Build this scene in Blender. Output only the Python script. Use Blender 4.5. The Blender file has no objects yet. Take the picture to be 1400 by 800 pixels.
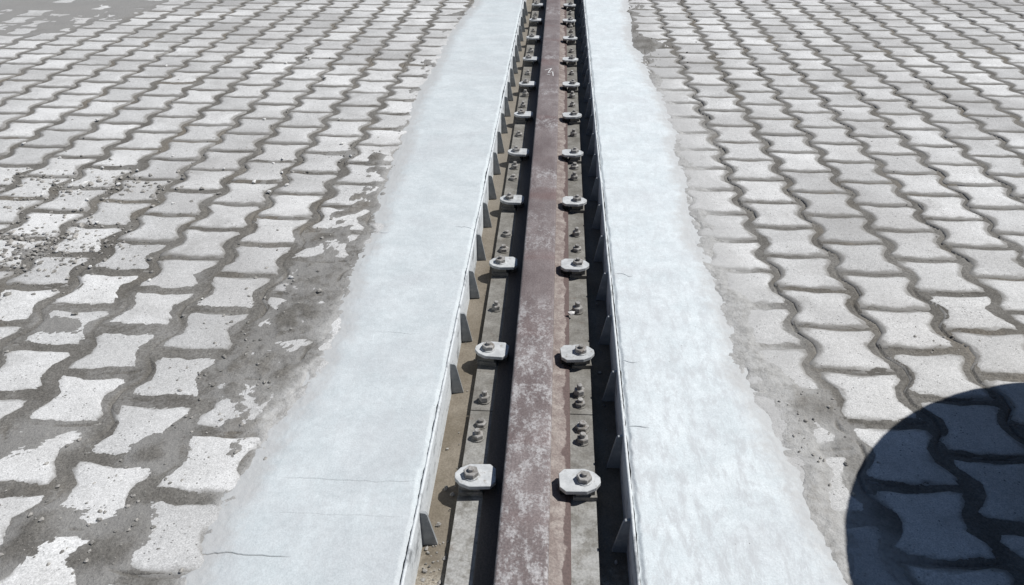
import bpy, bmesh, math, random
import numpy as np
from mathutils import Vector, Matrix
random.seed(7); np.random.seed(7)
S = bpy.context.scene
COL = S.collection
rad = math.radians

# ------------------------------------------------------------------ camera
CAM_H = 1.435
cam = bpy.data.cameras.new('camera')
cam.sensor_width = 36.0; cam.lens = 27.0; cam.clip_start = 0.02; cam.clip_end = 3000
co = bpy.data.objects.new('camera', cam); COL.objects.link(co)
co.location = (0, 0, CAM_H)
co.rotation_euler = (rad(90 - 32.62), 0, rad(3.305))
S.camera = co

# ------------------------------------------------------------------ light
SUN = Vector((0.66, 0.17, 1.0)).normalized()
elev = math.asin(SUN.z); azim = math.atan2(SUN.x, SUN.y)
W = bpy.data.worlds.new('World'); S.world = W; W.use_nodes = True
wn = W.node_tree.nodes; wl = W.node_tree.links
sky = wn.new('ShaderNodeTexSky'); sky.sky_type = 'NISHITA'; sky.sun_disc = False
sky.sun_elevation = elev; sky.sun_rotation = azim
sky.air_density = 1.0; sky.dust_density = 0.4; sky.ozone_density = 3.5
bg = wn['Background']; bg.inputs['Strength'].default_value = 0.05
wl.new(sky.outputs[0], bg.inputs[0])
sl = bpy.data.lights.new('sun', 'SUN'); sl.energy = 4.6; sl.angle = rad(0.5); sl.color = (1.0, 0.985, 0.96)
so = bpy.data.objects.new('sun', sl); COL.objects.link(so)
so.rotation_euler = SUN.to_track_quat('Z', 'Y').to_euler()
S.view_settings.view_transform = 'Standard'; S.view_settings.look = 'None'
S.view_settings.gamma = 1.0; S.view_settings.exposure = 0.19
S.view_settings.use_curve_mapping = False

# ------------------------------------------------------------------ noise
def _h(ix, iy, seed):
    n = (ix.astype(np.int64) * 374761393 + iy.astype(np.int64) * 668265263 + seed * 1442695041) & 0xffffffff
    n = ((n ^ (n >> 13)) * 1274126177) & 0xffffffff
    n = (n ^ (n >> 16)) & 0xffffff
    return n / float(0xffffff)
def vn(x, y, s=0):
    xi = np.floor(x); yi = np.floor(y); fx = x - xi; fy = y - yi
    fx = fx * fx * (3 - 2 * fx); fy = fy * fy * (3 - 2 * fy)
    a = _h(xi, yi, s); b = _h(xi + 1, yi, s); c = _h(xi, yi + 1, s); d = _h(xi + 1, yi + 1, s)
    return ((a + (b - a) * fx) * (1 - fy) + (c + (d - c) * fx) * fy) * 2 - 1
def fbm(x, y, f, o=3, s=0):
    x = np.asarray(x, float); y = np.asarray(y, float)
    t = 0; a = 1; n = 0
    for k in range(o):
        c, sn = math.cos(0.7 * k + s), math.sin(0.7 * k + s)
        t = t + a * vn((x * c - y * sn) * f + 17.3 * k + s * 3.1, (x * sn + y * c) * f - 9.1 * k, s + k); n += a
        a *= 0.5; f *= 2.03
    return t / n
def sm(e0, e1, x):
    t = np.clip((x - e0) / (e1 - e0), 0, 1); return t * t * (3 - 2 * t)

# ------------------------------------------------------------------ materials
class M:
    def __init__(s, name, rough=0.85, spec=0.3):
        s.m = bpy.data.materials.new(name); s.m.use_nodes = True
        s.t = s.m.node_tree; s.n = s.t.nodes; s.b = s.n['Principled BSDF']
        s.b.inputs['Roughness'].default_value = rough
        s.b.inputs['Specular IOR Level'].default_value = spec
        s.geo = s.n.new('ShaderNodeNewGeometry'); s.pos = s.geo.outputs['Position']
        s.tc = s.n.new('ShaderNodeTexCoord'); s.oi = s.n.new('ShaderNodeObjectInfo')
    def link(s, a, b): s.t.links.new(a, b)
    def put(s, sock, v):
        if isinstance(v, (int, float)): sock.default_value = v
        elif isinstance(v, tuple): sock.default_value = v if len(v) != 3 or sock.type == 'VECTOR' else (*v, 1)
        else: s.link(v, sock)
    def scale(s, vec, sc):
        n = s.n.new('ShaderNodeMapping'); s.link(vec, n.inputs['Vector']); n.inputs['Scale'].default_value = sc
        return n.outputs[0]
    def offs(s, vec, add):
        n = s.n.new('ShaderNodeVectorMath'); n.operation = 'ADD'; s.link(vec, n.inputs[0]); s.put(n.inputs[1], add); return n.outputs[0]
    def noise(s, sc, det=4, rough=0.55, vec=None, dist=0.0):
        n = s.n.new('ShaderNodeTexNoise'); s.link(vec or s.pos, n.inputs['Vector'])
        n.inputs['Scale'].default_value = sc; n.inputs['Detail'].default_value = det
        n.inputs['Roughness'].default_value = rough; n.inputs['Distortion'].default_value = dist
        return n.outputs['Fac']
    def vor(s, sc, feat='F1', vec=None, out='Distance'):
        n = s.n.new('ShaderNodeTexVoronoi'); n.feature = feat; s.link(vec or s.pos, n.inputs['Vector'])
        n.inputs['Scale'].default_value = sc; return n.outputs[out]
    def ramp(s, v, a, b, lo=0.0, hi=1.0):
        n = s.n.new('ShaderNodeMapRange'); n.interpolation_type = 'SMOOTHSTEP'
        s.put(n.inputs[0], v)
        for i, q in zip((1, 2, 3, 4), (a, b, lo, hi)): s.put(n.inputs[i], q)
        return n.outputs[0]
    def math(s, op, a, b=0.0):
        n = s.n.new('ShaderNodeMath'); n.operation = op; s.put(n.inputs[0], a); s.put(n.inputs[1], b); return n.outputs[0]
    def mix(s, f, a, b):
        n = s.n.new('ShaderNodeMix'); n.data_type = 'RGBA'
        s.put(n.inputs[0], f); s.put(n.inputs[6], a); s.put(n.inputs[7], b); return n.outputs[2]
    def mul(s, c, v):
        n = s.n.new('ShaderNodeVectorMath'); n.operation = 'SCALE'; s.put(n.inputs[0], c); s.put(n.inputs['Scale'], v); return n.outputs[0]
    def attr(s, name):
        n = s.n.new('ShaderNodeAttribute'); n.attribute_name = name; return n.outputs['Fac']
    def sep(s, v, ax):
        n = s.n.new('ShaderNodeSeparateXYZ'); s.link(v, n.inputs[0]); return n.outputs[ax]
    def color(s, c): s.put(s.b.inputs['Base Color'], c)
    def bump(s, h, dist=0.002, strength=1.0):
        n = s.n.new('ShaderNodeBump'); s.link(h, n.inputs['Height']); n.inputs['Distance'].default_value = dist
        n.inputs['Strength'].default_value = strength
        if s.b.inputs['Normal'].is_linked: s.link(s.b.inputs['Normal'].links[0].from_socket, n.inputs['Normal'])
        s.link(n.outputs[0], s.b.inputs['Normal'])

def mat_paver():
    m = M('paver_concrete', 0.9, 0.2)
    rnd = m.oi.outputs['Random']
    c = m.mix(m.ramp(m.noise(6, 5, 0.6), 0.3, 0.7), (0.475, 0.47, 0.457), (0.575, 0.57, 0.557))
    c = m.mix(m.ramp(m.noise(1.1, 3), 0.42, 0.7), c, (0.40, 0.392, 0.38))
    c = m.mul(c, m.math('ADD', m.math('MULTIPLY', rnd, 0.28), 0.85))
    grain = m.noise(260, 3, 0.7)
    c = m.mul(c, m.ramp(grain, 0.25, 0.72, 0.68, 1.20))
    c = m.mul(c, m.ramp(m.noise(70, 4, 0.7), 0.3, 0.7, 0.88, 1.08))
    pits = m.vor(75)
    pm = m.math('MULTIPLY', m.ramp(pits, 0.10, 0.24, 1, 0), m.ramp(m.noise(14, 2), 0.46, 0.58))
    c = m.mix(m.math('MULTIPLY', pm, 0.85), c, (0.11, 0.105, 0.10))
    # silt rubbed into the worn lower rim of each block
    z = m.sep(m.tc.outputs['Object'], 2)
    zz = m.math('ADD', z, m.math('MULTIPLY', m.math('SUBTRACT', m.noise(38, 5, 0.65), 0.5), 0.0036))
    c = m.mix(m.ramp(zz, -0.0032, 0.0000, 0.8, 0), c, (0.172, 0.163, 0.149))
    # thin veil of dust in drifts
    dm = m.math('MULTIPLY', m.ramp(m.noise(3.2, 6, 0.68), 0.52, 0.72), 0.5)
    c = m.mix(dm, c, (0.27, 0.262, 0.25))
    # dry cement smeared over the blocks nearest the cast strip
    x = m.sep(m.pos, 0)
    xn = m.math('ADD', x, m.math('MULTIPLY', m.math('SUBTRACT', m.noise(9, 5, 0.65), 0.5), 0.3))
    sml = m.math('MULTIPLY', m.ramp(xn, 0.62, 0.80, 1, 0), m.ramp(x, 0.0, 0.1))
    c = m.mix(m.math('MULTIPLY', sml, 0.6), c, (0.36, 0.355, 0.345))
    m.color(c)
    m.bump(grain, 0.0012, 0.6); m.bump(m.ramp(pits, 0.08, 0.28), 0.0012, 0.35); m.bump(m.noise(30, 4, 0.6), 0.004, 0.5)
    return m.m
def mat_silt():
    m = M('silt_dust', 0.97, 0.1)
    c = m.mix(m.ramp(m.noise(5, 5, 0.6), 0.32, 0.68), (0.114, 0.107, 0.096), (0.176, 0.168, 0.154))
    c = m.mix(m.math('MULTIPLY', m.ramp(m.noise(2.3, 4), 0.5, 0.68), 0.6), c, (0.168, 0.148, 0.12))
    g = m.noise(150, 5, 0.75)
    c = m.mul(c, m.ramp(g, 0.28, 0.72, 0.66, 1.32))
    g2 = m.vor(95)
    c = m.mix(m.math('MULTIPLY', m.ramp(g2, 0.05, 0.16, 1, 0), m.ramp(m.noise(11, 3), 0.48, 0.6)), c, (0.055, 0.052, 0.048))
    g3 = m.vor(120, vec=m.offs(m.pos, (3.1, 1.7, 0)))
    c = m.mix(m.math('MULTIPLY', m.ramp(g3, 0.04, 0.15, 1, 0), m.ramp(m.noise(13, 3, vec=m.offs(m.pos, (9, 4, 0))), 0.52, 0.62)), c, (0.36, 0.35, 0.33))
    c = m.mix(m.math('MULTIPLY', m.attr('cement'), m.ramp(m.noise(28, 6, 0.75), 0.3, 0.62, 0.4, 1)), c, (0.44, 0.435, 0.42))
    c = m.mix(m.math('MULTIPLY', m.attr('dust'), 0.8), c, (0.25, 0.245, 0.235))
    c = m.mix(m.math('MULTIPLY', m.attr('thin'), 0.36), c, (0.36, 0.355, 0.345))
    m.color(c)
    m.bump(g, 0.004, 0.8); m.bump(m.noise(40, 4, 0.65), 0.008, 0.6)
    return m.m
def mat_strip():
    m = M('white_mortar', 0.9, 0.2)
    st = m.scale(m.pos, (1.0, 1.3, 1.0))
    c = m.mix(m.ramp(m.noise(7, 6, 0.62, st), 0.3, 0.7), (0.472, 0.508, 0.516), (0.548, 0.582, 0.588))
    c = m.mix(m.math('MULTIPLY', m.ramp(m.noise(2.1, 5, 0.6, st, 1.2), 0.45, 0.70), 0.55), c, (0.45, 0.467, 0.475))
    x = m.sep(m.pos, 0)
    c = m.mul(c, m.ramp(x, -0.2, 0.2, 0.97, 1.13))
    c = m.mul(c, m.ramp(m.noise(48, 6, 0.75), 0.3, 0.7, 0.93, 1.05))
    po = m.vor(110)
    c = m.mix(m.math('MULTIPLY', m.ramp(po, 0.06, 0.16, 1, 0), m.ramp(m.noise(9, 3), 0.44, 0.6, 0, 0.5)), c, (0.36, 0.36, 0.355))
    fine = m.noise(220, 3, 0.7)
    c = m.mul(c, m.ramp(fine, 0.25, 0.75, 0.89, 1.06))
    sc = m.noise(13, 9, 0.78, m.scale(m.pos, (2.2, 0.7, 1)), 0.3)
    nr = m.math('MULTIPLY', m.ramp(m.sep(m.pos, 0), 0.0, 0.2, 0.45, 1.0), m.ramp(m.sep(m.pos, 1), 1.1, 3.2, 0.75, 0.3))
    c = m.mix(m.math('MULTIPLY', m.ramp(sc, 0.45, 0.62), nr), c, (0.43, 0.44, 0.445))
    sp = m.vor(33)
    c = m.mix(m.math('MULTIPLY', m.ramp(sp, 0.03, 0.075, 1, 0), m.ramp(m.noise(6, 2), 0.56, 0.62)), c, (0.22, 0.22, 0.215))
    ed = m.ramp(m.math('ADD', m.attr('rim'), m.math('MULTIPLY', m.math('SUBTRACT', m.noise(24, 6, 0.74), 0.5), 1.3)), 0.36, 1.0)
    c = m.mix(m.math('MULTIPLY', ed, 0.8), c, (0.41, 0.408, 0.40))
    c = m.mix(m.attr('crack'), c, (0.14, 0.14, 0.135))
    m.color(c)
    tr = m.noise(11, 4, 0.6, m.scale(m.pos, (0.7, 1.6, 1)), 1.5)
    sw = m.noise(30, 3, 0.5, m.scale(m.pos, (0.35, 4.0, 1)), 0.6)
    m.bump(sw, 0.0012, 0.35)
    m.bump(tr, 0.004, 0.16); m.bump(fine, 0.0011, 0.7); m.bump(m.noise(75, 4, 0.65), 0.002, 0.4)
    return m.m
def mat_rail():
    m = M('oxide_rail_steel', 0.62, 0.35)
    st = m.scale(m.pos, (1.0, 0.55, 1.0))
    c = m.mix(m.ramp(m.noise(9, 5, 0.6, st), 0.3, 0.7), (0.130, 0.104, 0.100), (0.195, 0.165, 0.159))
    y = m.sep(m.pos, 1); x = m.sep(m.pos, 0); z = m.sep(m.pos, 2)
    # rubbed dusty patches, thickest on the near stretch
    w = m.ramp(m.math('ADD', m.math('MULTIPLY', m.noise(26, 6, 0.75, st), 0.6), m.math('MULTIPLY', m.noise(95, 5, 0.75), 0.4)), 0.465, 0.60)
    zone = m.ramp(m.noise(2.4, 3, 0.6, m.scale(m.pos, (0.3, 1, 1))), 0.45, 0.66, 0.06, 0.8)
    zone = m.math('MAXIMUM', zone, m.ramp(m.math('ADD', y, m.math('MULTIPLY', m.noise(7, 3), 0.3)), 2.2, 2.5, 0.8, 0.0))
    c = m.mix(m.math('MULTIPLY', m.math('MULTIPLY', w, zone), 0.9), c, (0.43, 0.42, 0.415))
    c = m.mix(m.math('MULTIPLY', m.ramp(m.noise(3.1, 3, 0.5, m.scale(m.pos, (0.3, 1, 1))), 0.55, 0.7), 0.6), c, (0.135, 0.075, 0.066))
    # mortar and paint dried on the foot, with a ragged limit, bare oxide along the edge
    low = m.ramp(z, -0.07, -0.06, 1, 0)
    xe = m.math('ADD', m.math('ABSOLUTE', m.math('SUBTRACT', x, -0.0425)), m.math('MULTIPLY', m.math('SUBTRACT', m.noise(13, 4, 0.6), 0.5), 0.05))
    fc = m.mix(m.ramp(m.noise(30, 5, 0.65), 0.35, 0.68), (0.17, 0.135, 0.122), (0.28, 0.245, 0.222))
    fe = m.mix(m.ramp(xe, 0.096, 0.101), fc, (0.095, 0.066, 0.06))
    fe = m.mix(m.ramp(x, -0.06, -0.09), fe, (0.055, 0.047, 0.043))  # left foot coloured darker to deepen the shade beside the rail head
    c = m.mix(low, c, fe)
    g = m.noise(180, 4, 0.7)
    c = m.mul(c, m.ramp(g, 0.25, 0.75, 0.70, 1.26))
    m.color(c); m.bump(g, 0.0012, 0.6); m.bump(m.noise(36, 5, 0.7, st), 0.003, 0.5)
    return m.m
def mat_plate():
    m = M('dusty_plate_steel', 0.75, 0.3)
    c = m.mix(m.ramp(m.noise(14, 5, 0.65), 0.3, 0.7), (0.125, 0.117, 0.102), (0.225, 0.217, 0.198))
    y = m.sep(m.pos, 1)
    nr = m.math('MULTIPLY', m.ramp(m.math('ADD', y, m.noise(5, 3)), 1.6, 2.4, 1, 0), m.ramp(m.noise(24, 5, 0.7), 0.35, 0.6))
    c = m.mix(m.math('MULTIPLY', nr, 0.6), c, (0.42, 0.42, 0.41))
    c = m.mix(m.math('MULTIPLY', m.ramp(m.noise(19, 5, 0.7, m.offs(m.pos, (3, 3, 3))), 0.58, 0.7), 0.6), c, (0.13, 0.105, 0.085))
    g = m.noise(160, 4, 0.7)
    c = m.mul(c, m.ramp(g, 0.25, 0.75, 0.78, 1.2))
    m.color(c); m.bump(g, 0.001, 0.6); m.bump(m.noise(45, 4, 0.6), 0.002, 0.4)
    return m.m
def mat_sand():
    m = M('tan_grout', 0.95, 0.1)
    c = m.mix(m.ramp(m.noise(8, 5, 0.65), 0.3, 0.7), (0.135, 0.115, 0.088), (0.195, 0.171, 0.138))
    y = m.sep(m.pos, 1)
    far = m.ramp(m.math('ADD', y, m.noise(4, 2)), 2.6, 4.4)
    c = m.mix(m.math('MULTIPLY', far, 0.5), c, (0.21, 0.195, 0.17))
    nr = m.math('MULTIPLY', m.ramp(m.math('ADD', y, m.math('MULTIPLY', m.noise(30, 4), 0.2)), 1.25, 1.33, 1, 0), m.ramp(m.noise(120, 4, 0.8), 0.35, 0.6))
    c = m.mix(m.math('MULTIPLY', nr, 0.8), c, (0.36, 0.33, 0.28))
    g = m.noise(170, 4, 0.7)
    c = m.mul(c, m.ramp(g, 0.25, 0.75, 0.8, 1.18))
    m.color(c); m.bump(g, 0.002, 0.6); m.bump(m.noise(40, 4, 0.6), 0.004, 0.4)
    return m.m
def mat_edge():
    m = M('mortar_splashed_steel', 0.7, 0.3)
    sp = m.ramp(m.noise(16, 6, 0.7, m.scale(m.pos, (1, 0.8, 1.3))), 0.33, 0.50)
    c = m.mix(sp, (0.24, 0.25, 0.255), (0.55, 0.57, 0.575))
    g = m.noise(150, 4, 0.7); c = m.mul(c, m.ramp(g, 0.25, 0.75, 0.85, 1.1))
    m.color(c); m.bump(m.noise(50, 5, 0.7), 0.003, 0.6)
    return m.m
def mat_simple(name, a, b, rough, spec=0.4, metal=0.0, sc=30, bump=0.0015, spot=None):
    m = M(name, rough, spec); m.b.inputs['Metallic'].default_value = metal
    c = m.mix(m.ramp(m.noise(sc, 5, 0.65), 0.32, 0.68), a, b)
    if spot: c = m.mix(m.math('MULTIPLY', m.ramp(m.noise(sc * 1.4, 5, 0.7, m.offs(m.pos, (5, 2, 1))), 0.56, 0.68), 0.8), c, spot)
    c = m.mul(c, m.math('ADD', m.math('MULTIPLY', m.oi.outputs['Random'], 0.24), 0.88))
    m.color(c); m.bump(m.noise(sc * 5, 4, 0.7), bump, 0.6)
    return m.m
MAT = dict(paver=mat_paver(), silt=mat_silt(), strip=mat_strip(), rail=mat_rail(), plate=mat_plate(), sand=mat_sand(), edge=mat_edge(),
    galv=mat_simple('galvanised_clip', (0.38, 0.39, 0.392), (0.50, 0.51, 0.51), 0.55, 0.4, 0.0, 40, 0.0014, (0.25, 0.23, 0.20)),
    nut=mat_simple('weathered_nut', (0.17, 0.16, 0.145), (0.36, 0.35, 0.335), 0.6, 0.3, 0.0, 60, 0.0004, (0.13, 0.09, 0.065)),
    rib=mat_simple('grey_rib_steel', (0.20, 0.21, 0.215), (0.30, 0.31, 0.312), 0.6, 0.4, 0.0, 25, 0.001, (0.36, 0.36, 0.35)),
    rubber=mat_simple('black_rubber', (0.02, 0.02, 0.02), (0.04, 0.04, 0.04), 0.8, 0.3),
    stone=mat_simple('pale_stone', (0.46, 0.45, 0.43), (0.66, 0.65, 0.63), 0.9, 0.2, 0, 60, 0.002),
    gravel=mat_simple('mixed_gravel', (0.12, 0.115, 0.105), (0.42, 0.40, 0.37), 0.9, 0.2, 0, 45, 0.002),
    chalk=mat_simple('white_chalk', (0.55, 0.55, 0.54), (0.68, 0.68, 0.67), 0.95, 0.1),
    wood=mat_simple('weathered_timber', (0.25, 0.19, 0.13), (0.36, 0.29, 0.2), 0.8, 0.2, 0, 18),
    cable=mat_simple('black_cable', (0.02, 0.02, 0.022), (0.035, 0.035, 0.04), 0.5, 0.4))

# ------------------------------------------------------------------ builders
def tag(o, label=None, cat=None, group=None, kind=None):
    for k, v in (('label', label), ('category', cat), ('group', group), ('kind', kind)):
        if v: o[k] = v
    return o
def link(name, me, mat=None, parent=None):
    o = bpy.data.objects.new(name, me)
    if mat: me.materials.clear(); me.materials.append(mat)
    COL.objects.link(o); o.parent = parent; return o
def obj(name, bm, mat, parent=None, smooth=False, loc=None):
    bmesh.ops.recalc_face_normals(bm, faces=bm.faces[:])
    me = bpy.data.meshes.new(name); bm.to_mesh(me); bm.free()
    if smooth: me.shade_smooth()
    o = link(name, me, mat, parent)
    if loc: o.location = loc
    return o
def empty(name, loc):
    o = bpy.data.objects.new(name, None); COL.objects.link(o); o.location = loc; o.empty_display_size = 0.05; return o
def copy_thing(o, parent=None):
    c = o.copy(); COL.objects.link(c); c.parent = parent
    for ch in list(o.children): copy_thing(ch, c)
    return c
def prism(bm, pts, z0, z1, bev=0.0):
    """polygon in xy extruded from z0 up to z1, top edge chamfered"""
    cx = sum(p[0] for p in pts) / len(pts); cy = sum(p[1] for p in pts) / len(pts)
    rings = [[bm.verts.new((x, y, z0)) for x, y in pts]]
    if bev:
        rings.append([bm.verts.new((x, y, z1 - bev)) for x, y in pts])
        def ins(x, y):
            d = math.hypot(x - cx, y - cy); k = max(0, 1 - bev / d); return cx + (x - cx) * k, cy + (y - cy) * k
        rings.append([bm.verts.new((*ins(x, y), z1)) for x, y in pts])
    else: rings.append([bm.verts.new((x, y, z1)) for x, y in pts])
    n = len(pts)
    for a, b in zip(rings, rings[1:]):
        for i in range(n): bm.faces.new((a[i], a[(i + 1) % n], b[(i + 1) % n], b[i]))
    bm.faces.new(rings[0][::-1]); bm.faces.new(rings[-1])
def disc(bm, x, y, r, z0, z1, n=16, bev=0.0, ph=0.0):
    prism(bm, [(x + r * math.cos(ph + 2 * math.pi * i / n), y + r * math.sin(ph + 2 * math.pi * i / n)) for i in range(n)], z0, z1, bev)
def boxp(bm, x0, x1, y0, y1, z0, z1, bev=0.0): prism(bm, [(x0, y0), (x1, y0), (x1, y1), (x0, y1)], z0, z1, bev)
def grid(name, X, Y, Z, mat, parent=None, attrs=None, smooth=True):
    """X, Y, Z arrays (rows, cols) -> one sheet"""
    r, c = X.shape
    v = np.stack([X, Y, Z], -1).reshape(-1, 3).astype(np.float32)
    i = np.arange(r * c).reshape(r, c)
    f = np.stack([i[:-1, :-1], i[:-1, 1:], i[1:, 1:], i[1:, :-1]], -1).reshape(-1, 4).astype(np.int32)
    me = bpy.data.meshes.new(name); me.vertices.add(len(v)); me.vertices.foreach_set('co', v.ravel())
    me.loops.add(f.size); me.loops.foreach_set('vertex_index', f.ravel())
    me.polygons.add(len(f)); me.polygons.foreach_set('loop_start', np.arange(0, f.size, 4, dtype=np.int32))
    me.update(calc_edges=True)
    for k, a in (attrs or {}).items():
        at = me.attributes.new(k, 'FLOAT', 'POINT'); at.data.foreach_set('value', a.astype(np.float32).ravel())
    if smooth: me.shade_smooth()
    return link(name, me, mat, parent)

# row positions along the rail: dense in view, sparse beyond
def rows(n=540, d0=0.85, d1=7.6, lo=-3.0, hi=13.0):
    t = np.linspace(1 / (d0 + 0.93), 1 / (d1 + 0.93), n)
    mid = 1 / t - 0.93
    return np.concatenate([np.linspace(lo, d0, 20)[:-1], mid, np.linspace(d1, hi, 40)[1:], [18, 28, 42, 60]])
YR = rows()

PX = 0.2385                       # paver column pitch
XC = -0.0425                      # rail centre line
WL, WR = -0.2955, 0.2105          # trench faces
LE_Y = [-3, 1.10, 1.29, 1.49, 1.81, 1.99, 2.16, 2.57, 2.66, 3.38, 4.15, 5.75, 6.8, 13]
LE_X = [-.77, -.769, -.772, -.736, -.694, -.682, -.70, -.716, -.705, -.756, -.785, -.789, -.70, -.72]
RE_Y = [-3, 1.10, 1.26, 1.35, 1.49, 1.64, 1.78, 2.22, 2.63, 3.47, 3.85, 4.16, 4.85, 5.82, 6.93, 13]
RE_X = [.73, .705, .669, .65, .638, .609, .598, .608, .574, .60, .625, .613, .58, .541, .584, .56]

# ------------------------------------------------------------------ ground and trench
def sheet(name, x0, x1, y0, y1, z, mat):
    bm = bmesh.new(); vs = [bm.verts.new(p) for p in ((x0, y0, z), (x1, y0, z), (x1, y1, z), (x0, y1, z))]; bm.faces.new(vs)
    return obj(name, bm, mat)
tag(sheet('ground', -900, WL - 0.012, -300, 900, -0.034, MAT['silt']), 'dusty grey ground stretching away left of the trench', 'ground', kind='structure')
tag(sheet('ground', WR + 0.012, 900, -300, 900, -0.034, MAT['silt']), 'dusty grey ground stretching away right of the trench', 'ground', kind='structure')

ys = YR[::2]
X, Y = np.meshgrid(np.linspace(WL - 0.02, WR + 0.02, 60), ys)
Z = -0.128 + 0.003 * fbm(X, Y, 6, 3, 3) + 0.0012 * fbm(X, Y, 40, 3, 5)
Z += 0.004 * sm(1.36, 1.2, Y) * (0.5 + fbm(X, Y, 60, 2, 8)) * (X < -0.2)
tag(grid('trench_floor', X, Y, Z, MAT['sand']), 'tan grouted floor of the narrow rail trench', 'trench floor', kind='structure')

# ------------------------------------------------------------------ silt between the pavers
def blob(X, Y, cx, cy, rx, ry, h):
    return h * np.exp(-((X - cx) / rx) ** 2 - ((Y - cy) / ry) ** 2)
def silt_height(X, Y, side):
    ax = np.abs(X)
    wx = X + 0.06 * fbm(X, Y, 3, 3, 21) + 0.07 * fbm(X, Y, 11, 4, 23); wy = Y + 0.06 * fbm(X, Y, 3, 3, 22) + 0.05 * fbm(X, Y, 11, 4, 24)
    big = fbm(X, Y, 1.6, 3, 11); mid = fbm(X, Y, 7, 4, 12); fin = fbm(X, Y, 34, 4, 13)
    if side < 0:
        near = 1 - sm(1.8, 4.4, Y)
        h = -0.0060 + 0.0043 * near + 0.0009 * big * (0.5 + near) + 0.0009 * mid + 0.0006 * fin
        h = np.minimum(h, -0.00105 + 0.0003 * fin)
        le = np.interp(Y, LE_Y, LE_X)
        d = le - wx                                   # distance out from the strip
        wband = np.interp(Y, [0.8, 1.25, 1.75, 2.3, 2.9, 3.6, 4.4, 5.2, 7, 12], [.03, .05, .25, .25, .16, .10, .10, .09, .16, .1])
        h += (0.0042 + 0.0035 * mid + 0.0025 * fin) * sm(wband + 0.04, wband - 0.06, d) - 0.0016 * near * sm(wband + 0.04, wband - 0.06, d)
        for b in ((-1.03, 1.07, .08, .09, .006), (-1.20, 1.12, .08, .09, .006), (-1.40, 1.42, .1, .07, .003), (-1.02, 1.40, .06, .07, .006),
                  (-1.80, 2.64, .08, .03, .002), (-2.03, 2.98, .16, .06, .004), (-1.98, 2.44, .10, .05, .003),
                  (-2.02, 3.20, .12, .05, .0035), (-.98, 3.42, .16, .08, .005), (-1.08, 4.2, .12, .12, .004), (-1.25, 5.1, .3, .10, .0045),
                  (-.95, 4.9, .18, .15, .004), (-1.0, 6.2, .3, .2, .004), (-1.56, 1.97, .07, .05, .002),
                  (-2.2, 4.45, .25, .12, .0045), (-1.27, 2.25, .05, .04, .002), (-.93, 2.62, .1, .1, .004)):
            h += blob(wx, wy, *b)
        far = sm(4.9, 6.6, wy + 0.9 * (ax - 3.4) + 0.5 * mid) * sm(2.6, 3.6, ax)
        h += 0.0068 * far
        cement = sm(0.11, 0.02, d) * sm(2.4, 1.2, Y) * 0.9 + sm(0.05, 0.0, d) * 0.5
        dust = far
        h -= 0.03 * sm(-0.03, -0.09, d) + 0.003 * sm(0.02, -0.03, d)
    else:
        near = 1 - sm(1.6, 3.8, Y)
        h = -0.0062 + 0.0036 * near + 0.0010 * big * (0.5 + near) + 0.0010 * mid + 0.0006 * fin
        h = np.minimum(h, -0.0021 + 0.0004 * fin)
        re = np.interp(Y, RE_Y, RE_X)
        d = wx - re
        wb = np.interp(Y, [0.8, 1.3, 1.7, 2.0, 3, 4.6, 5.2, 6, 12], [.04, .05, .10, .05, .05, .07, .14, .14, .1])
        h += (0.0055 + 0.002 * mid) * sm(wb + 0.04, wb - 0.04, d)
        for b in ((.74, 1.68, .055, .10, .006), (.80, 1.54, .05, .06, .005), (.70, 5.5, .12, .20, .006), (.96, 5.27, .2, .09, .005),
                  (.62, 4.7, .1, .1, .004), (1.25, 2.03, .05, .03, .003), (.66, 3.15, .06, .4, .002),
                  (1.92, 5.35, .1, .06, .005), (1.25, 6.2, .18, .05, .004)):
            h += blob(wx, wy, *b)
        cement = sm(0.24, 0.05, d) * 0.9 * sm(5.3, 4.4, Y) * (1 - 0.6 * np.exp(-((Y - 1.68) / 0.08) ** 2) * sm(0.03, 0.08, d))
        dust = np.zeros_like(X)
        h -= 0.03 * sm(-0.03, -0.09, d) + 0.003 * sm(0.02, -0.03, d)
    # open cracks where the silt has shrunk back from the block edges
    R = 0.2285 if side < 0 else 0.2302
    xo, yo = (-1.095, 2.53) if side < 0 else (0.926, 2.558)
    q = (X - xo) / PX + 0.5
    wsh = 0.004 * fbm(X, Y, 9, 3, 73)
    gd = np.zeros_like(X)
    for off in (0, 1):
        k = np.floor(q) + off
        ph = Y - (yo + R / 2 + np.where(np.mod(k, 2) > 0.5, R / 2, 0))
        xsm = xo + PX * (k - 0.5) - 0.0215 * np.clip(-1.25 * np.cos(2 * np.pi * ph / R), -1, .92)
        gd = np.maximum(gd, np.exp(-((X - xsm - 0.0075 - wsh) / 0.0042) ** 2))
    kc = np.round((X - xo) / PX)
    dxn = 2 * ((X - xo) / PX - kc)
    pj = (Y - yo - (-0.017 * (1 - np.minimum(dxn ** 2, 1)) + 0.008) - np.where(np.mod(kc, 2) > 0.5, R / 2, 0)) / R
    dj = (pj - np.round(pj)) * R
    gd = np.maximum(gd, 0.8 * np.exp(-((dj - 0.003 - wsh) / 0.0035) ** 2))
    h = h - 0.010 * gd * sm(-0.25, 0.25, fbm(X, Y, 4, 3, 74)) * sm(0.0035, -0.001, h)
    h = h + 0.0010 * (vn(X * 140, Y * 140, 71) * 0.4 + vn(X * 300, Y * 300, 72) * 0.4)
    return h, np.clip(cement, 0, 1), np.clip(dust, 0, 1)
xs = np.concatenate([np.linspace(0.42, 1.3, 190)[:-1], np.linspace(1.3, 2.6, 150)[:-1], np.linspace(2.6, 4.9, 120)[:-1], np.linspace(4.9, 9, 25)])
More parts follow.
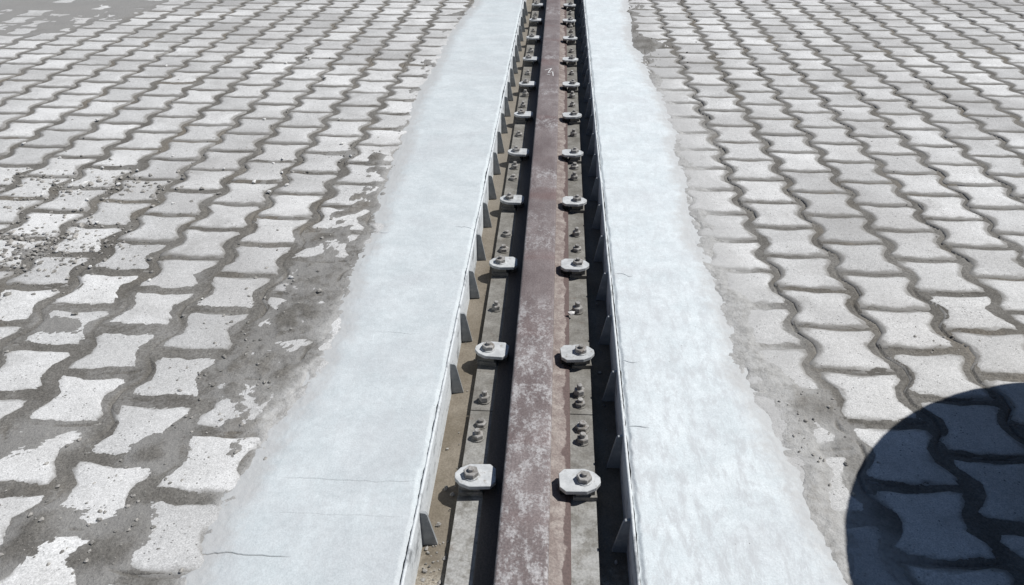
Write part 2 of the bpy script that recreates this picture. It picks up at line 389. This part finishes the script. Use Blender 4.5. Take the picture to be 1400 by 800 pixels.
for side in (-1, 1):
    xx = xs * side if side > 0 else (xs * side)[::-1]
    X, Y = np.meshgrid(xx, YR)
    h, cem, dst = silt_height(X, Y, side)
    o = grid('silt', X, Y, h, MAT['silt'], None, dict(cement=cem, dust=dst, thin=sm(.0034, .0003, h) * sm(-.0018, -.0004, h) * (1 - .7 * dst)))
    tag(o, 'grey silt and dirt filling the paver joints %s of the rail' % ('left' if side < 0 else 'right'), 'silt', kind='stuff')

# ------------------------------------------------------------------ pavers
def paver_mesh(name, R, seed, side, lod=False):
    rng = random.Random(seed)
    A = 0.0215; gap = 0.013
    ns = 5 if lod else 9; ne = 1 if lod else 5
    hw = PX / 2 - gap / 2; hl = R / 2 - 0.0035
    out = []
    def wid(s):
        return hw + A * max(-1, min(0.92, -1.25 * math.cos(math.pi * s)))
    def sag(x): return -0.017 * (1 - (x / (hw + A)) ** 2) + 0.008
    for i in range(ns):                                   # right side, front to back
        s = -1 + 2 * i / (ns - 1)
        out.append((wid(s) - (0.006 if i in (0, ns - 1) else 0), s * hl))
    for i in range(1, ne + 1):
        x = wid(1) * (1 - 2 * i / (ne + 1)); out.append((x, hl + sag(x)))
    for i in range(ns):
        s = 1 - 2 * i / (ns - 1)
        out.append((-wid(s) + (0.006 if i in (0, ns - 1) else 0), s * hl))
    for i in range(1, ne + 1):
        x = -wid(1) * (1 - 2 * i / (ne + 1)); out.append((x, -hl + sag(x)))
    n = len(out)
    rings = [(0, 0, -.05), (0, 0, -.012), (.005, .003, -.0065), (.013, .008, -.0024), (.028, .017, 0)]
    if True: rings = [(0, 0, -.05), (0, 0, -.012), (.006, .004, -.0066), (.016, .011, -.0031), (.030, .021, -.0012), (.046, .032, 0)]
    if lod: rings = [(0, 0, -.03), (0, 0, -.010), (.02, .012, -.001)]
    jit = [[rng.gauss(0, 1) for _ in out] for _ in rings]
    V = []; F = []
    for k, (ix, iy, z) in enumerate(rings):
        for j, (x, y) in enumerate(out):
            e = 0 if k < 1 else (jit[1][j] * 0.8 + jit[k][j] * 0.5) * 0.0022
            V.append((x * (1 - (ix + e) / 0.12), y * (1 - (iy + e) / 0.115), z + (jit[k][(j + 3) % n] * (0.0006 if k < len(rings) - 1 else .0002) if k >= 2 else 0)))
    for k in range(len(rings) - 1):
        for j in range(n):
            F.append((k * n + j, k * n + (j + 1) % n, (k + 1) * n + (j + 1) % n, (k + 1) * n + j))
    F.append(tuple((len(rings) - 1) * n + j for j in range(n)))
    me = bpy.data.meshes.new(name); me.from_pydata(V, [], F); me.update(); me.shade_smooth()
    me.materials.append(MAT['paver'])
    return me
RT = co.rotation_euler.to_matrix().transposed()
def project(x, y, z=0.0):
    c = RT @ Vector((x, y, z - CAM_H))
    if c.z > -0.05: return None
    return 700 + 1050 * c.x / -c.z, 400 - 1050 * c.y / -c.z
def inview(x, y, mg=14):
    for dx in (-.12, 0, .12):
        for dy in (-.11, 0, .11):
            p = project(x + dx, y + dy)
            if p and -mg < p[0] < 1400 + mg and -mg < p[1] < 800 + mg: return True
    return False
for side in (-1, 1):
    R = 0.2285 if side < 0 else 0.2302
    x0 = -1.095 if side < 0 else 0.926
    y0 = 2.53 if side < 0 else 2.558
    root = empty('pavement', (side * 1.5, 3, 0))
    tag(root, 'worn grey interlocking paver field %s of the rail trench' % ('left' if side < 0 else 'right'), 'pavement', kind='structure')
    var = [paver_mesh('paver', R, 10 * k + side, side) for k in range(10)]
    lodm = paver_mesh('paver_far', R, 3, side, True)
    lv = np.array([v.co[:] for v in lodm.vertices]); lf = [tuple(p.vertices) for p in lodm.polygons]
    FV = []; FF = []; nv = 0; cnt = 0
    for k in range(-2, 34):
        xc = x0 + side * PX * k
        if abs(xc) < 0.40: continue
        for j in range(-24, 46):
            yc = y0 + (j + 0.5) * R + (R / 2 if k % 2 else 0)
            if yc < -2.6 or yc > 12.6 or abs(xc) > 8.7: continue
            rng = random.Random(k * 1000 + j + side * 77)
            if inview(xc, yc):
                hidden = (xc > -0.60 if side < 0 else xc < 0.50)
                o = bpy.data.objects.new('paver', rng.choice(var)); COL.objects.link(o); o.parent = root
                o.location = (xc - side * 1.5 + rng.gauss(0, .0025), yc - 3 + rng.gauss(0, .0025), rng.gauss(0, .0006))
                o.rotation_euler = (rng.gauss(0, .004), rng.gauss(0, .004), rng.gauss(0, .012) + (math.pi if False else 0))
                cnt += 1
            else:
                FV.append(lv + np.array([xc - side * 1.5, yc - 3, rng.gauss(0, .001)])); FF += [tuple(i + nv for i in f) for f in lf]; nv += len(lv)
    me = bpy.data.meshes.new('paver_field'); me.from_pydata(np.concatenate(FV).tolist(), [], FF); me.update()
    o = link('paver_field', me, MAT['paver'], root); o['kind'] = 'stuff'
    bpy.data.meshes.remove(lodm)
    print('pavers', side, cnt)

# ------------------------------------------------------------------ cast mortar strips
def strip(side, cracks):
    ex = [0.0008, 0.0016, 0.003, 0.006]
    yy = list(YR)
    for c in cracks:
        yy += [c[0]] + [c[0] + e for e in ex] + [c[0] - e for e in ex]
    yy = np.unique(np.round(np.array(yy), 5))
    inner = WL - 0.0094 if side < 0 else WR + 0.0094
    u = np.concatenate([np.linspace(0, 0.03, 8)[:-1], np.linspace(0.03, 0.62, 26)[:-1], np.linspace(0.62, 1.0, 66)])
    U, Y = np.meshgrid(u, yy)
    e = np.interp(Y, LE_Y, LE_X) if side < 0 else np.interp(Y, RE_Y, RE_X)
    outer = e + side * 0.12
    X = inner + (outer - inner) * U
    rag = 0.026 * fbm(X, Y, 4, 4, 31 + side) + 0.010 * fbm(X, Y, 22, 4, 33 + side) + 0.006 * vn(X * 110, Y * 110, 35)
    d = side * (e - X) + rag
    Z = 0.0060 + 0.0022 * fbm(X, Y, 3, 3, 41) + 0.0005 * fbm(X, Y * 1.6, 13, 3, 42) + 0.0003 * fbm(X, Y, 60, 2, 43)
    t = sm(-0.05, 0.09, d)
    Z = Z - (1 - t) * 0.010 - sm(-0.01, -0.06, d) * 0.014
    lip = np.abs(X - inner)
    Z -= 0.006 * sm(0.012, 0.0, lip + 0.006 * fbm(X, Y, 22, 3, 44)) 
    crack = np.zeros_like(X)
    Y2 = Y.copy()
    X = X + (1 - U) ** 6 * (0.0035 * fbm(X * 0, Y, 7, 4, 45) + 0.0025 * fbm(X * 0, Y, 50, 3, 46))
    for c in cracks:
        yc, xa, xb, dep, amp = c
        wob = amp * (fbm(X, X * 0 + yc, 9, 4, 51) + 0.4 * fbm(X, X * 0 + yc, 40, 3, 52)) + c[0] * 0
        near = np.clip(1 - np.abs(Y - yc) / 0.06, 0, 1)
        Y2 += wob * near
        g = np.exp(-((Y - yc) / 0.0011) ** 2) * sm(xa - .004, xa + .03, X) * sm(xb + .004, xb - .03, X)
        Z -= dep * g; crack = np.maximum(crack, g * min(1, dep / 0.004))
    rim = sm(0.16, -0.01, d + 0.03 * fbm(X, Y, 9, 4, 36))
    return grid('mortar_strip', X, Y2, Z, MAT['strip'], None, dict(rim=rim, crack=crack * 0.85))
o = strip(-1, [(1.338, -.66, -.31, .0013, .010), (1.228, -.66, -.33, .0008, .008), (1.104, -.78, -.56, .003, .012), (2.634, -.70, -.635, .005, .006),
               (2.68, -.39, -.30, .003, .05), (3.9, -.36, -.30, .004, .01), (4.93, -.36, -.30, .003, .01), (1.97, -.56, -.40, .0012, .02)])
tag(o, 'pale smooth mortar strip with hairline cracks left of the rail trench', 'concrete strip', kind='structure')
o = strip(1, [(2.36, .22, .30, .005, .05), (1.868, .22, .282, .006, .02), (1.563, .22, .28, .007, .02), (3.1, .22, .26, .004, .02), (4.4, .22, .30, .003, .02), (5.3, .22, .29, .003, .02)])
tag(o, 'bright white rough mortar strip right of the rail trench', 'concrete strip', kind='structure')

# ------------------------------------------------------------------ steel edge of the trench with its ribs
RIB_L = [1.261, 1.843, 2.118, 2.395, 2.676, 2.960, 3.242, 3.521, 3.80, 4.08, 4.36, 4.64, 4.92, 5.20, 5.48, 5.76, 6.04, 6.32, 6.60, 6.88]
RIB_R = [1.266, 1.555, 1.835, 2.128, 2.406, 2.691, 2.966, 3.245, 3.525, 3.80, 4.08, 4.36, 4.64, 4.92, 5.20, 5.48, 5.76, 6.04, 6.32, 6.60, 6.88]
def rib_mesh(side):
    bm = bmesh.new(); t = 0.004
    prof = [(0.0005, -.010), (0.013, -.012), (0.017, -.018), (0.037, -.126), (0.0005, -.127)]
    a = [bm.verts.new((-side * x, -t, z)) for x, z in prof]; b = [bm.verts.new((-side * x, t, z)) for x, z in prof]
    n = len(prof)
    bm.faces.new(a); bm.faces.new(b[::-1])
    for i in range(n): bm.faces.new((a[i], a[(i + 1) % n], b[(i + 1) % n], b[i]))
    bmesh.ops.recalc_face_normals(bm, faces=bm.faces[:])
    me = bpy.data.meshes.new('rib'); bm.to_mesh(me); bm.free(); me.materials.append(MAT['rib']); return me
for side, face, ribs in ((-1, WL, RIB_L), (1, WR, RIB_R)):
    yy = np.concatenate([np.linspace(-3, 0.8, 20)[:-1], np.linspace(.8, 7.6, 300)[:-1], np.linspace(7.6, 60, 60)])
    wob = 0.0016 * fbm(yy, yy * 0, 0.9, 2, 61) + 0.0008 * fbm(yy, yy * 0, 9, 3, 62)
    prof = [(0.0, -.136), (0.0, -.004), (0.0015, .0035), (0.0055, .004), (0.008, .001), (0.008, -.04)]
    X = np.stack([face + side * p[0] + wob * (1 if p[1] > -.1 else .3) for p in prof], 1)
    Y = np.stack([yy] * len(prof), 1)
    Z = np.stack([np.full_like(yy, p[1]) + (0.0012 * fbm(yy, yy * 0 + p[0], 14, 3, 63) if p[1] > -.1 else 0) for p in prof], 1)
    o = grid('edge_plate', X, Y, Z, MAT['edge'], smooth=False)
    tag(o, 'mortar splashed steel edge plate with ribs lining the %s side of the trench' % ('left' if side < 0 else 'right'), 'edge plate')
    rm = rib_mesh(side)
    for y in ribs:
        r = link('rib', rm, None, o); r.location = (face, y, 0); rr = random.Random(int(y * 1000) + side)
        r.rotation_euler = (rr.gauss(0, .02), 0, rr.gauss(0, .05))

# ------------------------------------------------------------------ rail and sole plates
half = [(0, 0), (.030, -.0004), (.052, -.0014), (.0565, -.0026), (.0592, -.006), (.0600, -.012), (.0600, -.038), (.052, -.046), (.022, -.056),
        (.019, -.068), (.026, -.079), (.070, -.0875), (.111, -.0945), (.1145, -.098), (.115, -.1045)]
prof = half + [(-x, z) for x, z in half[::-1]][:-1]
yy = np.concatenate([[-3], np.linspace(.6, 8, 150), [60]])
X = np.stack([np.full_like(yy, XC + p[0]) for p in prof + [prof[0]]], 1); Z = np.stack([np.full_like(yy, p[1]) for p in prof + [prof[0]]], 1)
Y = np.stack([yy] * (len(prof) + 1), 1)
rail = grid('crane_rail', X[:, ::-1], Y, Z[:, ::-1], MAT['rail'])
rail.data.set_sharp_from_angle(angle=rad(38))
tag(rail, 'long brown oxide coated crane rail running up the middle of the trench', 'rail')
bm = bmesh.new()                                        # chalk scribble on the rail head
def ribbon(bm, pts, w, z):
    for (xa, ya), (xb, yb) in zip(pts, pts[1:]):
        d = Vector((xb - xa, yb - ya)); n = Vector((-d.y, d.x)).normalized() * w / 2
        bm.faces.new([bm.verts.new((xa + n.x, ya + n.y, z)), bm.verts.new((xa - n.x, ya - n.y, z)), bm.verts.new((xb - n.x, yb - n.y, z)), bm.verts.new((xb + n.x, yb + n.y, z))])
ribbon(bm, [(-.072, 4.86), (-.030, 4.90), (-.052, 4.80), (-.022, 4.83), (-.018, 4.74)], .0045, .0004)
ribbon(bm, [(-.060, 4.775), (-.038, 4.755)], .004, .0006)
obj('chalk_mark', bm, MAT['chalk'], rail)
JY = 1.742
for n_, (ya, yb) in enumerate(((-1.2, JY - .0015), (JY + .0015, 7.9))):
    root = empty('sole_plate', (XC, ya, -.125))
    tag(root, ('near' if n_ == 0 else 'long far') + ' grey steel sole plate under the rail ' + ('before' if n_ == 0 else 'beyond') + ' the plate joint', 'sole plate')
    bm = bmesh.new(); boxp(bm, -.182, .182, 0, yb - ya, -.003, .0195, .0012)
    obj('plate', bm, MAT['plate'], root)

# ------------------------------------------------------------------ clips
def hexnut(bm, r, z0, z1, ph): disc(bm, 0, 0, r, z0, z1, 6, 0.0018, ph)
def make_clip(side):
    """side +1: right of the rail. origin on the sole plate under the bolt"""
    root = empty('rail_clip', (XC + side * .148, 0, -.1055))
    B = .148
    def P(pts): return [(side * (x - B), y) for x, y in (pts if side > 0 else pts[::-1])]
    bm = bmesh.new()
    prism(bm, P([(.1185, -.030), (.182, -.030), (.182, .030), (.1185, .030)]), 0, .014, .001)
    prism(bm, P([(.126, -.026), (.176, -.022), (.176, .022), (.126, .026)]), .014, .033, .002)
    obj('clip_base', bm, MAT['plate'], root)
    bm = bmesh.new()
    prism(bm, P([(.083, -.023), (.098, -.0395), (.152, -.0405), (.177, -.028), (.191, -.009), (.191, .009),
                 (.177, .028), (.152, .0405), (.098, .0395), (.083, .023)]), .0365, .0475, .0012)
    obj('clip_plate', bm, MAT['galv'], root)  # lifted clear of the base
    bm = bmesh.new(); prism(bm, P([(.0855, -.019), (.112, -.023), (.112, .023), (.0855, .019)]), .0150, .0334)
    obj('rubber_nose', bm, MAT['rubber'], root)
    bm = bmesh.new(); disc(bm, 0, 0, .0228, .0476, .0506, 20, .0006); w = obj('washer', bm, MAT['galv'], root)
    bm = bmesh.new(); hexnut(bm, .0205, .0507, .0640, .3); nut = obj('nut', bm, MAT['nut'], root)
    bm = bmesh.new(); disc(bm, 0, 0, .0078, .0640, .0735, 12, .0012); obj('stud', bm, MAT['nut'], nut)
    return root
ORD = ['nearest', 'second', 'third', 'fourth', 'fifth', 'sixth', 'seventh', 'eighth', 'ninth', 'tenth', 'eleventh']
CLIP_Y = [1.430 + .5575 * k for k in range(11)]
for side in (-1, 1):
    proto = make_clip(side); sd = 'left' if side < 0 else 'right'
    for k, y in enumerate(CLIP_Y):
        c = proto if k == 0 else copy_thing(proto)
        rr = random.Random(k * 7 + side)
        c.location.y = y + rr.gauss(0, .003) + (.012 if side < 0 else 0) * 0
        c.rotation_euler.z = rr.gauss(0, .045); c.location.x += rr.gauss(0, .0012)
        for ch in c.children:
            if ch.name.startswith('nut'): ch.rotation_euler.z = rr.uniform(0, 1.05)
        lab = ('galvanised rail clip %s of the rail, nearest the camera' % sd if k == 0 else
               'galvanised rail clip %s of the rail, %s up from the bottom of the photo' % (sd, ORD[k]) if k < 10 else
               'galvanised rail clip %s of the rail, farthest at the top of the photo' % sd)
        tag(c, lab, 'rail clip', 'rail clips along the %s foot of the rail' % sd)

# ------------------------------------------------------------------ anchor bolts on the sole plates
def make_bolt():
    root = empty('anchor_bolt', (0, 0, -.1053))
    bm = bmesh.new(); disc(bm, 0, 0, .0165, .0002, .0034, 18, .0006); obj('washer', bm, MAT['plate'], root)
    bm = bmesh.new(); hexnut(bm, .0145, .0035, .0155, .2); n = obj('nut', bm, MAT['nut'], root)
    bm = bmesh.new(); disc(bm, 0, 0, .0072, .0150, .0265, 12, .0012); obj('stud', bm, MAT['nut'], n)
    return root
BOLT = {1: [1.625, 1.677, 1.783, 1.831, 2.288, 2.732, 2.864, 3.433, 3.566, 4.006, 4.488, 4.651, 5.122, 5.659, 6.231, 6.396, 6.828],
        -1: [1.623, 1.678, 1.786, 2.285, 2.714, 2.846, 3.415, 3.548, 3.988, 4.457, 4.661, 5.105, 5.642, 6.236, 6.451, 6.785]}
pb = make_bolt(); first = True
NUMW = ['nearest', 'second', 'third', 'fourth', 'fifth', 'sixth', 'seventh', 'eighth', 'ninth', 'tenth', 'eleventh', 'twelfth', 'thirteenth', 'fourteenth', 'fifteenth', 'sixteenth', 'seventeenth']
for side in (1, -1):
    sd = 'left' if side < 0 else 'right'
    for k, y in enumerate(BOLT[side]):
        c = pb if first else copy_thing(pb); first = False
        rr = random.Random(k * 13 + side)
        c.location = (XC + side * (.1475 + rr.gauss(0, .002)), y, -.1053); c.rotation_euler.z = rr.uniform(0, 6)
        q = rr.uniform(1.1, 1.4); c.scale = (q, q, rr.uniform(.9, 1.6))
        gap = sum(1 for cy in CLIP_Y if cy < y)
        same = [b for b in BOLT[side] if sum(1 for cy in CLIP_Y if cy < b) == gap]
        pos = same.index(y)
        where = 'between the %s and %s clips' % (ORD[gap - 1], ORD[gap])
        which = 'lone' if len(same) == 1 else (('nearer', 'farther')[pos] if len(same) == 2 else ('first', 'second', 'third', 'fourth')[pos])
        tag(c, '%s rusty anchor bolt %s of the rail %s' % (which, sd, where), 'anchor bolt', 'anchor bolts on the %s of the sole plates' % sd)

# ------------------------------------------------------------------ loose stones and gravel
def rock_mesh(seed, mat, sub=1):
    rng = random.Random(seed); bm = bmesh.new(); bmesh.ops.create_icosphere(bm, subdivisions=sub, radius=.5)
    f = (1, rng.uniform(.6, .9), rng.uniform(.45, .7))
    for v in bm.verts:
        k = 1 + rng.uniform(-.28, .2); v.co = Vector((v.co.x * f[0], v.co.y * f[1], v.co.z * f[2])) * k
    me = bpy.data.meshes.new('stone'); bm.to_mesh(me); bm.free(); me.materials.append(mat); return me
RK = [rock_mesh(k, MAT['stone']) for k in range(8)]
def ground_z(x, y):
    if x < WL - .01 or x > WR + .01:
        h, _, _ = silt_height(np.array([[x]]), np.array([[y]]), -1 if x < 0 else 1); return max(float(h[0, 0]), -.0005)
    return -.126
stones = [(-2.086, 3.195, .020), (-2.066, 2.952, .018), (-1.311, 3.294, .015), (-1.286, 3.349, .018), (-1.239, 3.193, .018), (-1.33, 3.084, .022),
    (-1.231, 2.984, .022), (-1.173, 3.057, .026), (-2.431, 3.808, .022), (-2.627, 3.463, .022), (-1.549, 3.871, .02), (-1.913, 3.178, .018),
    (-2.127, 2.994, .026), (-1.921, 3.02, .022), (-1.419, 2.242, .014), (-1.184, 2.136, .012), (-2.043, 2.479, .016), (-1.952, 2.52, .018),
    (-1.678, 2.321, .016), (-1.948, 2.302, .016), (-1.893, 2.343, .016), (-1.86, 2.42, .014), (-1.99, 2.56, .018), (-1.75, 2.52, .014), (-1.83, 2.66, .018),
    (-2.15, 3.05, .018), (-2.2, 2.9, .016), (-1.98, 2.86, .02), (-1.82, 3.35, .016), (-1.52, 3.22, .015), (-1.05, 3.55, .022), (-.97, 3.40, .02), (-1.42, 4.62, .025),
    (-2.5, 4.8, .025), (-1.75, 4.9, .025), (-1.62, 5.0, .03), (-1.15, 3.9, .016), (-1.60, 2.85, .014), (-2.35, 3.3, .018)]
for k, (x, y, s) in enumerate(stones):
    o = link('stone', RK[k % 8]); o.location = (x, y, ground_z(x, y) + s * .22); rr = random.Random(k)
    o.scale = (s * 1.05, s * 1.05, s); o.rotation_euler = (rr.uniform(-.3, .3), rr.uniform(-.3, .3), rr.uniform(0, 6))
    if x > -1.45 and y > 2.7: lab, gr = 'small pale stone in the loose scatter above the bare dirt, left of the mortar strip', 'stones scattered towards the left mortar strip'
    elif x < -1.8 and y > 2.8: lab, gr = 'small pale stone in the rubble patch beside the largest whitish stone', 'stones in the upper rubble patch'
    elif x < -1.7 and y < 2.8: lab, gr = 'small pale stone in the lower rubble patch by the left edge of the photo', 'stones in the lower rubble patch'
    else: lab, gr = 'small pale stone lying alone on the left pavers, away from the rubble patches', 'single stones on the left pavers'
    tag(o, lab, 'stone', gr)
for x, y, z, s, lab in ((-2.063, 3.006, None, .044, 'largest whitish stone among the rubble on the left pavers'),
                        (-.921, 2.286, None, .022, 'lone white stone on the dirt beside the left mortar strip'),
                        (-.794, 2.2, None, .026, 'dark stone half sunk in dirt at the left mortar strip edge'),
                        (-.262, 1.445, -.126, .018, 'small dark chip on the tan trench floor behind the nearest left clip'),
                        (-.200, 1.10, -.1055, .032, 'dark lump of dirt on the left sole plate at the bottom of the photo'),
                        (.079, 2.245, -.089, .030, 'pale chip lying on the right foot of the rail')):
    o = link('stone', RK[3]); o.location = (x, y, (ground_z(x, y) if z is None else z) + s * .2); o.scale = (s, s * .9, s); o.rotation_euler = (.2, .1, x * 7)
    if 'dark' in lab: o.data = rock_mesh(77, MAT['gravel'])
    tag(o, lab, 'stone')
rng = np.random.RandomState(5)
pts = []
for cx, cy, rx, ry, n in ((-2.03, 2.98, .22, .09, 260), (-1.95, 2.42, .17, .13, 520), (-2.35, 2.75, .2, .25, 200), (-1.72, 2.52, .15, .08, 70), (-1.85, 2.7, .2, .08, 70), (-2.0, 3.2, .25, .07, 60), (-1.25, 3.15, .22, .18, 24), (-.95, 2.1, .09, .35, 90),
        (-.95, 1.5, .12, .25, 90), (-1.1, 1.15, .16, .12, 110), (-1.5, 5.05, .4, .12, 90), (-1.0, 3.4, .14, .1, 50), (-1.6, 2.0, .3, .3, 30), (-1.4, 1.6, .25, .2, 16), (-2.6, 3.6, .9, .7, 70), (-1.7, 4.3, .6, .6, 50),
        (.76, 1.62, .06, .14, 40), (.72, 5.4, .12, .25, 40), (1.6, 3.0, .8, 1.0, 80), (1.25, 2.02, .07, .04, 14), (-.25, 1.6, .03, .5, 30), (-.25, 1.2, .03, .06, 40), (.17, 2.5, .02, 1.2, 20)):
    for _ in range(n):
        pts.append((cx + rng.normal() * rx, cy + rng.normal() * ry, (.0025 + .0075 * rng.rand() ** 2.2) * (1.7 if cx < -1.9 and n > 100 else 1)))
pts = [p for p in pts if (p[0] < -.71 or p[0] > .62 or -.285 < p[0] < -.23 or .15 < p[0] < .2) and p[1] > .5]
A = np.array([p[:2] for p in pts])
hl = silt_height(A[:, :1], A[:, 1:], -1)[0][:, 0]; hr = silt_height(A[:, :1], A[:, 1:], 1)[0][:, 0]
base = [np.array([v.co[:] for v in rock_mesh(100 + k, MAT['gravel']).vertices]) for k in range(5)]
tmp = bpy.data.meshes[RK[0].name]; fac = [tuple(p.vertices) for p in tmp.polygons]
V = []; F = []; nv = 0
for i, (x, y, s) in enumerate(pts):
    z = -.126 if -.3 < x < .3 else max(hl[i] if x < 0 else hr[i], -.003)
    a = rng.rand() * 6.28; ca, sa = math.cos(a), math.sin(a)
    b = base[i % 5] * s * 1.7
    V.append(np.stack([b[:, 0] * ca - b[:, 1] * sa + x, b[:, 0] * sa + b[:, 1] * ca + y, b[:, 2] + z + s * .25], 1)); F += [tuple(q + nv for q in f) for f in fac]; nv += len(b)
me = bpy.data.meshes.new('gravel'); me.from_pydata(np.concatenate(V).tolist(), [], F); me.update()
tag(link('gravel', me, MAT['gravel']), 'fine loose gravel and grit scattered over the pavers', 'gravel', kind='stuff')

# ------------------------------------------------------------------ made-up reel outside the frame, sized to cast the round shadow on right pavers
RR = 0.86
reel = empty('shadow_caster_reel', (2.045, 1.121, -0.004)); reel.rotation_euler.z = rad(20)
tag(reel, 'unseen stand-in reel lying flat on the right pavers, added to cast the round shadow', 'shadow caster')
def turned(prof, n=96):
    bm = bmesh.new()
    rg = [[bm.verts.new((q * math.cos(2 * math.pi * i / n), q * math.sin(2 * math.pi * i / n), z)) for i in range(n)] for q, z in prof]
    for a, b in zip(rg, rg[1:]):
        for i in range(n): bm.faces.new((a[i], a[(i + 1) % n], b[(i + 1) % n], b[i]))
    bm.faces.new(rg[0]); bm.faces.new(rg[-1]); return bm
obj('flange', turned([(RR - .006, 0), (RR, .006), (RR, .044), (RR - .006, .05)]), MAT['wood'], reel)
obj('flange', turned([(RR - .006, .75), (RR, .756), (RR, .794), (RR - .006, .8)]), MAT['wood'], reel)
obj('drum', turned([(.40, .0505), (.40, .7495)], 48), MAT['wood'], reel)
cp = []
for k in range(15):
    z0 = .055 + k * .046
    cp += [(.70 - .02, z0), (.70, z0 + .012), (.70, z0 + .033), (.70 - .02, z0 + .045)]
obj('wound_cable', turned(cp, 64), MAT['cable'], reel)
